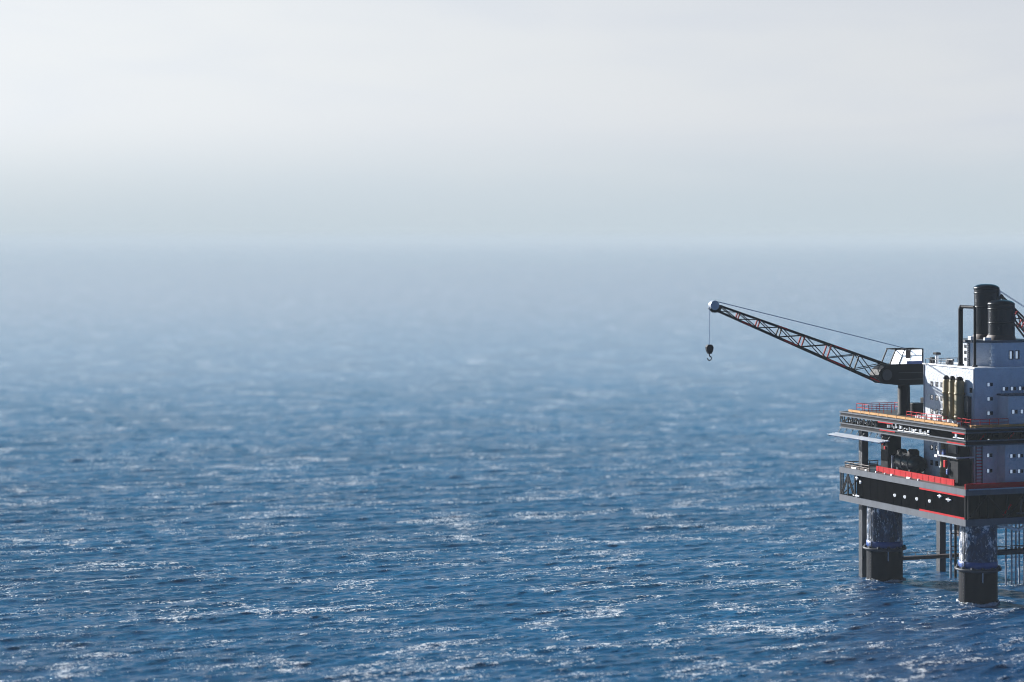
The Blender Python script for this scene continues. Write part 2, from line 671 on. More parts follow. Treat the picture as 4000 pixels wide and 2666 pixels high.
# --- upper deck
ud = P.part('upper_deck', MB().box(.5, LA - .5, .5, LB - .5, 44.45, 44.8), M['deck'])
for z0, z1 in ((44.55, 44.9), (43.62, 43.9), (41.55, 41.85), (40.4, 40.7)):
    g = MB(); ring(g, 0, .5, z0, z1)
    P.part('girder', g, M['grey'], ud)
g = MB(); ring(g, .25, .25, 43.9, 44.55); ring(g, .25, .25, 40.7, 41.55)
P.part('girder_web', g, M['black'], ud)
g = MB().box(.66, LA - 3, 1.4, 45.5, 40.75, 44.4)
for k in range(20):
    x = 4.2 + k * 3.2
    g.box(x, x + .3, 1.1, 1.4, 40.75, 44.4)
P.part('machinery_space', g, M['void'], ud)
g = MB()
truss(g, 'left', .3, 45.6, LB - .3, 41.85, 43.62, 9, .24, .2)
P.part('post', MB().bar((.3, .4, 41.85), (.3, .4, 43.62), .3), M['black'], ud)
P.part('truss', g, M['black'], ud)
g = MB()
truss(g, 'front', .3, .9, LA - .3, 41.85, 43.62, 28, .22, .18)
P.part('truss', g, M['black'], ud)
g = MB()
truss(g, 'front', LB - .3, .9, LA - .9, 41.85, 43.62, 24, .22, .18)
P.part('truss', g, M['black'], ud)
g = MB().box(.6, LA - .6, .6, LB - .6, 40.45, 40.7)
P.part('bottom_plate', g, M['black'], ud)
for y0, y1, z0 in ((.6, 6.5, 43.3), (.6, 9.0, 40.72), (36, 44, 43.35), (35, 43, 41.25)):
    P.part('flange', MB().box(.02, .22, y0, y1, z0, z0 + .3), M['red'], ud, 'red flange along the girder')
rs = random.Random(5)
g = MB()
for k in range(22):
    yb = 18 + k * 1.0 + rs.uniform(-.2, .2)
    zz = rs.uniform(41.9, 42.7)
    hgt = rs.uniform(.4, 1.2)
    if rs.random() < .55:
        P.part('pipe', MB().tube((.36, yb, zz), (.36, yb, zz + hgt), rs.uniform(.14, .26), 8), M['clean'], ud)
    else:
        P.part('valve_box', MB().chbox(.15, .6, yb, yb + rs.uniform(.4, .8), zz, zz + hgt * .6, .08), M['clean'], ud)
P.part('pipe', MB().tube((.34, 18, 41.98), (.34, 34, 41.98), .11, 8), M['clean'], ud)
g = MB()
for k in range(16):
    yb = 46 + k * 1.1
    zz = rs.uniform(41.9, 42.6)
    P.part('valve_box', MB().chbox(1.2, 1.8, yb, yb + rs.uniform(.25, .6), zz, zz + rs.uniform(.4, 1.0), .06), M['steel'], ud)
g = MB().chbox(.15, .62, 4.4, 5.4, 42.3, 43.5, .08)
g.tube((.4, 1.2, 42.2), (.4, 6.4, 42.2), .18, 8)
P.part('locker', g, M['steel'], ud)
for x, z in ((20.6, 42.0), (21.2, 45.0), (7.2, 41.7)):
    P.part('lamp', MB().lathe(x, .75, [(.22, z - .3), (.3, z), (.2, z + .3)], 10), M['lamp'], ud)
for x0 in (4.6, 13.0):
    P.part('diagonal_strut', MB().bar((x0, .6, 41.9), (x0 + 1.6, .6, 43.4), .28), M['red'], ud, 'red diagonal strut')

# slatted walkway hung outside the left edge
sw = P.part('slatted_walkway', MB().slab_y([(-2.5, 38.22), (-2.5, 38.32), (.6, 38.66), (.6, 38.56)], 38.5, 67.2), M['blue'], None, 'white and blue slatted walkway under the upper deck')
for k in range(4):
    g = MB().box(-2.7 + k * .85, -2.3 + k * .85, 38.3, 67.4, 38.4 + k * .1, 38.58 + k * .1)
    P.part('slat', g, M['steel'], sw)
for k in range(9):
    g = MB()
    y = 39.2 + k * 3.4
    g.bar((.4, y, 39.0), (1.4, y, 40.4), .16)
    g.bar((-2.7, y, 38.08), (.5, y, 38.45), .14)
    P.part('hanger', g, M['dgrey'], sw)

# --- legs
def leg(a, b):
    u = P.part('leg', MB().lathe(a, b, [(4.8, 8.9), (4.8, 20.45)], 48), M['weathered'], None, 'blue-grey weathered leg with black foot')
    P.part('leg_foot', MB().lathe(a, b, [(4.9, -9), (4.9, 8.9)], 48), M['black'], u)
    g = MB().lathe(a, b, [(4.86, 8.0), (5.85, 8.35), (5.95, 8.6), (5.95, 8.85), (5.5, 8.9), (4.86, 8.92)], 48)
    for k in range(12):
        t = k * math.pi / 6 + .2
        g.box(a + 5.35 * math.cos(t) - .3, a + 5.35 * math.cos(t) + .3, b + 5.35 * math.sin(t) - .3, b + 5.35 * math.sin(t) + .3, 8.9, 9.35)
    P.part('collar', g, M['dgrey'], u)
    P.part('painted_band', MB().lathe(a, b, [(4.84, 9.0), (4.97, 9.1), (4.97, 10.6), (4.84, 10.7)], 48), M['blue'], u)
    g = MB()
    for s in (-.35, .35):                       # boat ladder down the seaward side
        g.tube((a - 5.05, b + s - 1.2, -1), (a - 5.05, b + s - 1.2, 20), .09, 6)
    for k in range(26):
        g.tube((a - 5.05, b - 1.55, -.6 + k * .8), (a - 5.05, b - .85, -.6 + k * .8), .05, 6)
    P.part('ladder', g, M['dgrey'], u)
    for t in (-1.9,):                       # pale fittings below the collar
        g = MB().tube((a + 5.05 * math.cos(t), b + 5.05 * math.sin(t), 5.6), (a + 5.05 * math.cos(t), b + 5.05 * math.sin(t), 8.2), .16, 8)
        P.part('anode', g, M['steel'], u)
    return u


for a, b in ((5.6, 50), (7.2, 5.6), (62.8, 50), (62.8, 5.6)):
    leg(a, b)
for a, b, top in ((3.4, 57.7, 40.4), (28, 57.7, 20.2), (62, 57.7, 40.4)):
    g = MB().box(a - .95, a + .95, b - .95, b + .95, -9, top if top < 30 else 20.45)
    if top > 30:
        g.box(a - .95, a + .95, b - .95, b + .95, 29.42, top + .03)
    P.part('column', g, M['dgrey'])
g = MB()
g.tube((10.3, 50, 5.2), (58, 50, 5.2), .4, 10)
g.box(10.6, 58, 49.1, 50.9, 5.75, 5.9)
for k in range(13):
    g.bar((11 + k * 3.8, 49.2, 5.9), (11 + k * 3.8, 49.2, 7.0), .1)
g.bar((10.6, 49.2, 6.95), (58, 49.2, 6.95), .12)
P.part('brace', g, M['brown'], None, 'thin brown brace with catwalk between the far legs')
g = MB()
g.tube((12, 5.6, 12.4), (58, 5.6, 12.4), .75, 14)
g.tube((12, 5.6, 13.9), (58, 5.6, 13.9), .12, 8)
for k in range(12):
    g.bar((13 + k * 4, 5.6, 13.0), (13 + k * 4, 5.6, 13.9), .1)
P.part('brace', g, M['dgrey'], None, 'thick grey brace between the near legs')
g = MB()
g.tube((11.5, 3.2, 19.3), (14.0, 3.2, 19.3), .38, 10)
g.tube((14.0, 3.2, 19.3), (17.5, 3.2, 18.2), .42, 10)
g.tube((17.5, 3.2, 18.2), (20.0, 3.2, 19.4), .42, 10)
g.tube((20.0, 3.2, 19.4), (30, 3.2, 18.6), .42, 10)
for x in (12, 15.5, 19, 23, 27):
    g.tube((x, 3.2, 18.9), (x, 3.2, 20.2), .18, 8)
P.part('pipework', g, M['clean'])

# --- railings
def parts(t, name, mbs, mat, parent=None):
    for mb in mbs:
        t.part(name, mb, mat, parent)


def railing(label, pts, h, mat, group, z=44.8, r=.085, infill=False):
    t = Thing('railing', label, 'railing', (pts[0][0], pts[0][1], z), group)
    rails, posts = MB(), []
    for (x0, y0), (x1, y1) in zip(pts[:-1], pts[1:]):
        for hz in (h, h * .55):
            rails.tube((x0, y0, z + hz), (x1, y1, z + hz), r, 8)
        L = math.hypot(x1 - x0, y1 - y0)
        n = max(1, round(L / 2.6))
        for k in range(n + 1):
            q = k / n
            if k or not posts:
                posts.append(MB().tube((x0 + (x1 - x0) * q, y0 + (y1 - y0) * q, z), (x0 + (x1 - x0) * q, y0 + (y1 - y0) * q, z + h), r, 8))
        if infill:
            rails.bar((x0, y0, z + .3), (x1, y1, z + .3), .06, .5)
    t.part('rail', rails, mat)
    parts(t, 'post', posts, mat)


GR = 'red safety railings on the upper deck'
railing('red railing enclosure beyond the orange beam on the upper deck', [(4, 56), (4, 62.5), (16, 62.5), (16, 56), (4, 56)], 2.3, M['red'], GR)
railing('long red railing between the crane foot and the olive ducts', [(4.5, 36.4), (4.5, 16.4)], 1.9, M['red'], GR)
railing('red railing on the near corner of the upper deck', [(4.5, 11.4), (4.5, 4.8), (15.6, 4.8)], 1.9, M['red'], GR)
railing('low dark brown railing on the far left edge of the lower deck', [(1.2, 50.5), (1.2, 64), (11.5, 64)], 1.5, M['brown'], 'railings on the lower deck', z=29.4, r=.14, infill=True)

# --- long beams lying on the upper deck
t = Thing('deck_beam', 'long orange-yellow beam along the left edge of the upper deck', 'beam', (1.9, 34, 44.8), 'long beams on the upper deck edge')
t.part('beam_body', MB().box(1.55, 2.3, 6.2, 62.8, 44.95, 45.5), M['orange'])
for k in range(12):
    y = 8 + k * 4.8
    t.part('clamp', MB().box(1.5, 2.35, y, y + .35, 44.8, 45.56), M['orange'])
t = Thing('deck_beam', 'brownish beam along the front edge of the upper deck, in shade', 'beam', (35, 1.8, 44.8), 'long beams on the upper deck edge')
t.part('beam_body', MB().box(2.6, 66, 1.5, 2.25, 44.95, 45.5), M['orange'])
for k in range(13):
    t.part('clamp', MB().box(4 + k * 4.8, 4.35 + k * 4.8, 1.45, 2.3, 44.8, 45.56), M['orange'])

# ================================================================== ACCOMMODATION
def win_left(t, a, b, z, w, h, parent=None):
    """small square window set in a wall that faces left (towards -a)"""
    f = MB()
    f.box(a - .09, a - .002, b - w / 2 - .12, b + w / 2 + .12, z + h / 2, z + h / 2 + .12)
    f.box(a - .09, a - .002, b - w / 2 - .12, b + w / 2 + .12, z - h / 2 - .12, z - h / 2)
    f.box(a - .09, a - .002, b - w / 2 - .12, b - w / 2, z - h / 2, z + h / 2)
    f.box(a - .09, a - .002, b + w / 2, b + w / 2 + .12, z - h / 2, z + h / 2)
    o = t.part('window', f, M['black'], parent)
    t.part('pane', MB().box(a - .04, a - .003, b - w / 2, b + w / 2, z - h / 2, z + h / 2), M['glass'], o)


def win_front(t, a, b, z, w, h):
    """lit window with a dark shutter to its right, in a wall that faces the viewer's side (-b)"""
    f = MB()
    f.box(a - w / 2 - .15, a + w / 2 + .15, b - .12, b - .002, z + h / 2, z + h / 2 + .15)
    f.box(a - w / 2 - .15, a + w / 2 + .15, b - .12, b - .002, z - h / 2 - .15, z - h / 2)
    f.box(a - w / 2 - .15, a - w / 2, b - .12, b - .002, z - h / 2, z + h / 2)
    f.box(a + w / 2, a + w / 2 + .15, b - .12, b - .002, z - h / 2, z + h / 2)
    o = t.part('window', f, M['steel'])
    t.part('pane', MB().box(a - w / 2, a + w / 2, b - .05, b - .003, z - h / 2, z + h / 2), M['glowing'], o)
    t.part('shutter', MB().box(a + w / 2 + .18, a + w / 2 + .95, b - .1, b - .002, z - h / 2, z + h / 2), M['dgrey'], o)


A0, A1, B0, B1 = 9.5, 60.0, 10.9, 36.1
acc = Thing('accommodation_block', 'large white windowed block with rough sunlit left wall standing on the upper deck', 'building', (30, 24, 44.8))
wl = acc.part('wall', MB().box(A0, A1, B0, B1, 44.8, 59.2), M['white'])
acc.part('bay', MB().box(16.4, 40, 5.9, B0 - .003, 44.8, 52.3), M['white'])
acc.part('bay_roof', MB().box(16.1, 40.3, 5.6, B0 - .003, 52.303, 52.7), M['grey'])
acc.part('roof', MB().box(A0 - .25, A1 + .25, B0 - .25, B1 + .25, 59.2, 59.55), M['clean'])
for z in (46.9, 50.6, 54.2):
    for b in (31.9, 29.4, 26.9):
        win_left(acc, A0, b, z, 1.0, 1.05)
win_left(acc, A0, 12.6, 53.6, 1.0, 1.05)
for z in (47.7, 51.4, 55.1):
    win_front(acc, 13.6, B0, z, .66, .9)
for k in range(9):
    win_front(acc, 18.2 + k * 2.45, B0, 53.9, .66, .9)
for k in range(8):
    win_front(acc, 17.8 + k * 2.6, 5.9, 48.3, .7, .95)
for y in (B0 + .3, B1 - .3):
    acc.part('downpipe', MB().tube((A0 - .12, y, 44.8), (A0 - .12, y, 59.1), .14, 8), M['steel'])
g = MB()
for p, q in (((24.5, B1 - .5), (A0 + .3, B1 - .5)), ((A0 + .3, B1 - .5), (A0 + .3, 24.5))):
    g.tube((*p, 60.7), (*q, 60.7), .1, 8)
    n = 6
    for k in range(n + 1):
        x = p[0] + (q[0] - p[0]) * k / n
        y = p[1] + (q[1] - p[1]) * k / n
        g.tube((x, y, 59.55), (x, y, 60.7), .08, 6)
acc.part('roof_rail', g, M['grey'])

# wheelhouse tier with cut corners
oct_ = lambda i: [(16.4, 14 + i), (26.6, 14 + i), (30 - i, 17.5), (30 - i, 26), (26.5, 29.5 - i), (17.5, 29.5 - i), (12.9 + i, 22.4), (12.9 + i, 17.5)]
wh = Thing('wheelhouse', 'white cut-corner upper storey under the funnels, on the roof of the block', 'building', (21, 21.5, 59.55))
wh.part('wall', MB().prism(oct_(0), 59.55, 65.7), M['white'])
ov = [(16.2, 13.6), (26.8, 13.6), (30.4, 17.3), (30.4, 26.2), (26.7, 29.9), (17.3, 29.9), (12.5, 22.6), (12.5, 17.3)]
wh.part('roof', MB().prism(ov, 65.7, 66.3), M['grey'])
for z in (61.2, 63.0, 64.6):
    win_left(wh, 12.9, 20.8, z, .7, .6)
for a in (22.4, 24.2):
    f = MB().box(a - .6, a + .75, 13.88, 13.998, 61.3, 63.6)
    o = wh.part('window', f, M['dgrey'])
    wh.part('pane', MB().box(a - .45, a + .15, 13.82, 13.879, 61.5, 63.4), M['glowing'], o)
g = MB()
for s in (18.6, 19.4):
    g.tube((12.7, s, 59.55), (12.7, s, 65.6), .1, 6)
for k in range(10):
    g.tube((12.7, 18.6, 60 + k * .6), (12.7, 19.4, 60 + k * .6), .08, 6)
wh.part('ladder', g, M['dgrey'])
g = MB()
for k in range(6):
    g.chbox(15.6 + (k % 2) * .35, 16.5 + (k % 2) * .35, 13.0, 13.55, 59.56 + k * .9, 60.25 + k * .9, .08)
g.tube((16.2, 13.3, 59.55), (16.2, 13.3, 65.2), .14, 8)
wh.part('step_tower', g, M['clean'])
wh.part('roof_locker', MB().chbox(13.4, 14.6, 19, 20.5, 66.3, 67.2, .1), M['clean'])
wh.part('roof_locker', MB().chbox(15.4, 17.4, 15.4, 16.2, 66.3, 67.0, .1), M['clean'])

# deck house between the two decks
dh = Thing('deck_house', 'white windowed deck house squeezed between the two decks', 'building', (30, 24, 29.4))
dh.part('wall', MB().box(A0, A1, B0 + .2, B1, 29.4, 40.42), M['white'])
dh.part('bay', MB().box(16.4, 40, 7.4, B0 + .197, 29.4, 40.42), M['white'])
for z in (33.2, 37.2):
    for b in (31.9, 29.4, 26.9):
        win_left(dh, A0, b, z, 1.0, 1.05)
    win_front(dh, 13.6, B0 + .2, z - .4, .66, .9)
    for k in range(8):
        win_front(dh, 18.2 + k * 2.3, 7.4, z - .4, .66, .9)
for x in (9.9, 11.7):
    g = MB().box(x - .12, x + .12, B0 - .15, B0 + .05, 29.4, 40.4)
    dh.part('ladder_stile', g, M['grey'])
for k in range(13):
    g = MB().tube((9.9, B0 - .1, 30 + k * .8), (11.7, B0 - .1, 30 + k * .8), .09, 8)
    dh.part('ladder_rung', g, M['red'])

# olive ducts up the sunlit wall
for i, (b, lab) in enumerate(((22.4, 'olive vertical duct on the white wall, beside the square windows'),
                              (19.4, 'olive vertical duct between two matching ducts on the white wall'),
                              (16.0, 'olive vertical duct nearest the front corner of the white block'))):
    t = Thing('exhaust_duct', lab, 'duct', (8.2, b, 44.8), 'olive ducts on the white block')
    rr = .95 if i < 2 else 1.25
    t.part('pipe', MB().lathe(8.1, b, [(rr, 44.8), (rr, 55.4), (rr * .8, 56.0)], 24), M['olive'])
    for z in (46.2, 52.2):
        g = MB().lathe(8.1, b, [(rr, z), (rr + .16, z + .1), (rr + .16, z + .6), (rr, z + .7)], 24)
        t.part('flange', g, M['olive'])
    t.part('cap', MB().lathe(8.1, b, [(rr * .8, 56.0), (rr * .85, 56.3), (rr * .5, 56.9), (.12, 57.0)], 24), M['black'])
t = Thing('exhaust_duct', 'olive vertical duct on the deck house, between the two decks', 'duct', (8.3, 24.2, 29.4))
t.part('pipe', MB().lathe(8.4, 24.2, [(.95, 29.4), (.95, 40.4)], 24), M['olive'])
for z in (31, 36.5):
    g = MB().lathe(8.4, 24.2, [(.95, z), (1.1, z + .1), (1.1, z + .5), (.95, z + .6)], 24)
    t.part('flange', g, M['olive'])
t = Thing('duct_shadow_box', 'tall dark box, partly painted-in duct shadow, at the front corner of the white block', 'cabinet', (8.6, 13.0, 44.8))
t.part('body', MB().chbox(8.4, 9.45, 12.4, 14.2, 44.8, 52.0, .12), M['dgrey'])  # dark body also stands in for the ducts' shadow on the wall
t.part('door', MB().box(8.32, 8.397, 12.7, 13.9, 45.2, 48.0), M['black'])
for y, l in ((12.4, .8), (14.2, 1.2), (16.6, 1.5), (18.9, .8), (22, 2.4), (26, 1.6), (29, 2.0), (32, 1.6)):
    t = Thing('deck_box', 'small white box on the deck at the foot of the white wall and olive ducts', 'box', (5.9, y, 44.8), 'small white boxes at the foot of the white wall')
    t.part('body', MB().chbox(5.4, 6.4, y, y + l, 44.8, 45.4 + (l - .8) * .5, .1), M['clean'])
    t.part('lid', MB().box(5.36, 6.44, y - .04, y + l + .04, 45.4 + (l - .8) * .5, 45.5 + (l - .8) * .5), M['clean'])

# ================================================================== FUNNELS, PORTAL PIPE, RADAR
def funnel(label, a, b, rr, ztop):
    t = Thing('funnel', label, 'funnel', (a, b, 66.3), 'black funnels on the wheelhouse roof')
    t.part('stack', MB().lathe(a, b, [(rr, 67.6), (rr, ztop - 1.5)], 48), M['soot'])
    t.part('skirt', MB().lathe(a, b, [(rr + .45, 66.3), (rr + .35, 67.1), (rr, 67.6)], 48), M['brown'])
    g = MB().lathe(a, b, [(rr, ztop - 1.5), (rr + .14, ztop - 1.45), (rr + .14, ztop - .95), (rr * .93, ztop - .6), (rr * .72, ztop - .25), (rr * .4, ztop - .06), (.15, ztop)], 48)
    t.part('cap', g, M['soot'])
    for z in (ztop - 6.2, ztop - 2.6):
        g = MB().lathe(a, b, [(rr, z), (rr + .1, z + .05), (rr + .1, z + .35), (rr, z + .4)], 48)
        t.part('band', g, M['soot'])
    for th in (-1.05, -.86):
        x, y = a + (rr + .16) * math.cos(th), b + (rr + .16) * math.sin(th)
        t.part('vent_pipe', MB().tube((x, y, 67.2), (x, y, ztop - .9), .14, 8), M['dgrey'])


funnel('tall black funnel, taller one of the pair', 21.7, 24.6, 3.25, 80.8)
funnel('shorter black funnel, standing in front of the taller one', 21.7, 17.6, 3.4, 76.8)

t = Thing('portal_pipe', 'dark pipe bent into a tall upside-down U on the roof left of the funnels', 'pipe', (11.5, 17.5, 59.55))
t.part('upright', MB().tube((11.5, 20.9, 59.55), (11.5, 20.9, 74.4), .62, 16), M['black'])
t.part('upright', MB().tube((11.5, 14, 59.55), (11.5, 14, 74.4), .36, 14), M['black'])
g = MB()
g.tube((11.5, 20.9, 74.4), (11.5, 20.3, 75.0), .62, 16)
g.tube((11.5, 20.3, 75.0), (11.5, 14.3, 75.0), .42, 16)
g.tube((11.5, 14.3, 75.0), (11.5, 14, 74.4), .38, 14)
t.part('crosspipe', g, M['black'])
g = MB().lathe(11.5, 20.9, [(.62, 59.55), (.95, 59.6), (.95, 60.0), (.62, 60.1)], 16)
t.part('flange', g, M['dgrey'])
g = MB().lathe(11.5, 14, [(.36, 59.55), (.7, 59.6), (.7, 60.0), (.36, 60.1)], 16)
t.part('flange', g, M['dgrey'])

t = Thing('radar_mast', 'small white mast with black scanner near the left end of the block roof', 'mast', (11.2, 33, 59.55))
t.part('mast', MB().tube((11.2, 32.2, 59.55), (11.2, 32.2, 61.6), .42, 12).tube((11.2, 32.2, 61.6), (11.2, 32.2, 62.0), .25, 10), M['clean'])
t.part('scanner', MB().chbox(10.5, 11.9, 31.2, 33.2, 61.9, 62.5, .15), M['black'])
t.part('cabinet', MB().chbox(10.6, 11.6, 33.8, 34.9, 59.55, 61.1, .1), M['black'])
t = Thing('roof_vent', 'dark low vent cowl on the block roof, left of the bent pipe', 'vent', (11.5, 26.6, 59.55))
t.part('cowl', MB().chbox(10.8, 12.4, 25.6, 27.4, 59.55, 60.6, .2).tube((11.6, 24.6, 60.8), (11.6, 27.6, 60.8), .3, 12), M['dgrey'])

# ================================================================== CRANES
def crane(label, a, b, tip, group, reds, with_hook=True, tip_dz=0.0):
    """pedestal crane, boom pointing to -a; tip = (reach, height)"""
    t = Thing('pedestal_crane', label, 'crane', (a, b, 44.8), group)
    S = lambda s, y, z: (a - s, b + y, z)
    g = MB().lathe(a, b, [(1.85, 44.8), (1.85, 45.3), (1.68, 45.4), (1.68, 52.3), (1.6, 52.4), (1.6, 53.1)], 28)
    t.part('pedestal', g, M['black'])
    t.part('motor_housing', MB().chbox(a + 2.2, a + 5.6, b - 2, b + 2, 44.8, 48.0, .2), M['black'])
    t.part('fuel_tank', MB().chbox(a + 5.7, a + 6.8, b - 1, b + 1, 44.8, 49.4, .15), M['black'])
    # slewing body
    prof = [(a + 4.7, 53.1), (a + 4.7, 58.8), (a - 6.4, 58.8), (a - 8.6, 57.4), (a - 9.3, 55.8), (a - 8.9, 54.4), (a - 7.6, 53.6), (a - 3, 53.1)]
    prof = [(x, z) for x, z in prof][::-1]
    hb = t.part('slewing_body', MB().slab_y(prof, b - 2.4, b + 2.4), M['black'])
    for y in (-2.55, 2.4):
        g = MB().tube(S(6.6, y, 56.0), S(6.6, y + .15, 56.0), 1.5, 24)
        g.tube(S(6.6, y - .08 if y < 0 else y + .1, 56.0), S(6.6, y + .07 if y < 0 else y + .25, 56.0), .6, 18)
        t.part('drum', g, M['dgrey'], hb)
    for z in (54.6, 56.4):
        g = MB().box(a - 3, a + 4.6, b - 2.48, b - 2.402, z, z + .14)
        t.part('trim', g, M['dgrey'], hb)
    # cab: dark frame, frosted panels, dark red panel, blue sill
    cab = MB()
    for y in (-2.3, 2.3):
        cab.bar(S(-4.5, y, 58.8), S(-4.5, y, 62.9), .34)
        cab.bar(S(5.7, y, 58.8), S(3.9, y, 62.7), .3)
        cab.bar(S(2.9, y, 58.8), S(1.1, y, 62.7), .2)
        cab.bar(S(4.0, y, 62.8), S(-4.6, y, 62.8), .3)
    for s in (4.0, -.4, -4.5):
        cab.bar(S(s, -2.3, 62.8), S(s, 2.3, 62.8), .24)
    cf = t.part('cab', cab, M['black'])
    q = [(a - 5.4, 58.82), (a + 4.3, 58.82), (a + 4.3, 62.64), (a - 3.75, 62.64)]
    t.part('window_panel', MB().slab_y(q, b - 2.25, b - 2.21), M['frost'], cf)
    t.part('side_panel', MB().box(a - .9, a + .6, b - 2.6, b - 2.46, 60.4, 62.6), M['brown'], cf, 'dark red side panel')
    t.part('sill', MB().box(a - .6, a + 4.3, b - 2.5, b - 2.44, 58.82, 59.6), M['blue'], cf, 'blue sill')
    # boom
    ts, tz = tip
    rt, rb = (6.4, 58.9), (8.4, 54.2)
    L = math.hypot(ts - 7.4, tz - 56.5)
    ux, uz = (ts - 7.4) / L, (tz - 56.5) / L
    tt = (ts - 1.4 * ux - uz * .75, tz - 1.4 * uz + ux * .75)
    tb = (ts - 1.4 * ux + uz * .75, tz - 1.4 * uz - ux * .75)
    lerp = lambda p, q, k: (p[0] + (q[0] - p[0]) * k, p[1] + (q[1] - p[1]) * k)
    wid = lambda k: 1.55 + (.55 - 1.55) * k
    ch = MB()
    ks = [0, .165, .335, .495, .635, .765, .885, 1.0]
    for y in (-1, 1):
        for p, q2 in ((rt, tt), (rb, tb)):
            ch.bar(S(p[0], y * wid(0), p[1]), S(q2[0], y * wid(1), q2[1]), .40)
        for i in range(len(ks) - 1):
            k0, k1 = ks[i], ks[i + 1]
            p0, p1, q0, q1 = lerp(rt, tt, k0), lerp(rt, tt, k1), lerp(rb, tb, k0), lerp(rb, tb, k1)
            ch.bar(S(p1[0], y * wid(k1), p1[1]), S(q0[0], y * wid(k0), q0[1]), .2)
            ch.bar(S(q1[0], y * wid(k1), q1[1]), S(p0[0], y * wid(k0), p0[1]), .2)
    for k in ks[1:-1]:
        for p, q2 in ((rt, tt), (rb, tb)):
            c = lerp(p, q2, k)
            ch.bar(S(c[0], -wid(k), c[1]), S(c[0], wid(k), c[1]), .2)
    bo = t.part('boom', ch, M['black'])
    for i, k in enumerate(ks[1:-1]):
        c0, c1 = lerp(rt, tt, k), lerp(rb, tb, k)
        for y in (-1, 1):
            g = MB().bar(S(c0[0], y * (wid(k) + .05), c0[1]), S(c1[0], y * (wid(k) + .05), c1[1]), .42, .3)
            t.part('post', g, M['boomred'] if i in reds else M['black'], bo, 'red post' if i in reds else None)
    for k0, k1 in ((.06, .0), (.335, .22), (.60, .52), (.86, .80)):
        c0, c1 = lerp(rb, tb, k0), lerp(rb, tb, k1)
        for y in (-1, 1):
            g = MB().bar(S(c0[0], y * (wid(k0) + .06), c0[1] - .06), S(c1[0], y * (wid(k1) + .06), c1[1] - .06), .3)
            t.part('painted_section', g, M['red'], bo, 'red painted stretch of chord')
    for k0, k1 in ((.32, .24), (.66, .60)):
        c0, c1 = lerp(rt, tt, k0), lerp(rt, tt, k1)
        for y in (-1, 1):
            g = MB().bar(S(c0[0], y * (wid(k0) + .06), c0[1] + .06), S(c1[0], y * (wid(k1) + .06), c1[1] + .06), .3)
            t.part('painted_section', g, M['red'], bo, 'red painted stretch of chord')
    # head of the boom
    hd = MB()
    for y in (-.75, .55):
        q = [(a - tt[0] + .5, tt[1] + .1), (a - ts - .8, tz + .9), (a - ts - 1.4, tz - .6), (a - ts - .2, tz - 1.6), (a - tb[0] + .4, tb[1] - .3)]
        hd.slab_y(q[::-1], b + y, b + y + .2)
    ho = t.part('boom_head', hd, M['black'], bo)
    t.part('sheave', MB().tube(S(ts + .2, -.95, tz + .35), S(ts + .2, .5, tz + .35), 1.25, 28), M['steel'], ho)
    t.part('pendant_cable', MB().tube(S(ts, -.4, tz + 1.5), S(-.2, -.4, 63.0), .075, 6), M['cable'])
    t.part('pendant_cable', MB().tube(S(ts, .4, tz + 1.5), S(-.2, .4, 63.0), .075, 6), M['cable'])
    if with_hook:
        hx = ts + 1.35
        z0 = tz - 10.3
        for y in (-.2, .2):
            t.part('hoist_cable', MB().tube(S(hx, y, tz), S(hx, y, z0 + .3), .05, 6), M['cable'])
        ax, bz = a - hx, z0
        poly = [(ax - .55, bz + .3), (ax - 1.0, bz - .35), (ax - .9, bz - 1.2), (ax - .45, bz - 2.1), (ax + .45, bz - 2.1), (ax + .9, bz - 1.2), (ax + 1.0, bz - .35), (ax + .55, bz + .3)]
        hk = t.part('hook_block', MB().slab_y(poly, b - .45, b + .45).tube((ax, b - .55, bz - .75), (ax, b + .55, bz - .75), .6, 18), M['black'])
        g = MB().tube((ax, b, bz - 2.0), (ax, b, bz - 2.75), .16, 8)
        pts = [(ax + .55 * math.cos(w_), b, bz - 3.3 + .55 * math.sin(w_)) for w_ in np.linspace(R(95), R(-190), 14)]
        for p, q2 in zip(pts[:-1], pts[1:]):
            g.tube(p, q2, .15, 8)
        t.part('hook', g, M['dgrey'], hk)


CG = 'pedestal cranes on the upper deck'
crane('black and red lattice-boom crane with white cab and hanging hook', 10, 47.3, (57.2, 74.9), CG, (1, 2, 4, 5))
crane('lattice-boom crane hardly seen behind the black funnels', 66, 45, (28.4, 77.6), CG, (0, 1, 2, 3, 4, 5), False)

# ================================================================== BETWEEN THE DECKS
t = Thing('generator_box', 'tall black machine box with red marks beside the horizontal tank', 'machine', (6.4, 49, 29.4))
t.part('body', MB().chbox(4.6, 8.8, 46.5, 50.5, 29.4, 39.2, .2), M['black'])
t.part('head', MB().chbox(4.9, 8.6, 46.8, 50.2, 39.2, 40.3, .2), M['dgrey'])
parts(t, 'marker', (MB().chbox(4.25, 4.58, 48.6, 49.6, 36.8, 38.2, .05), MB().chbox(4.25, 4.58, 47.4, 48.2, 35.6, 36.4, .05)), M['red'])
t.part('bracket', MB().chbox(4.0, 4.58, 49.2, 50.2, 38.8, 40.0, .08), M['clean'])

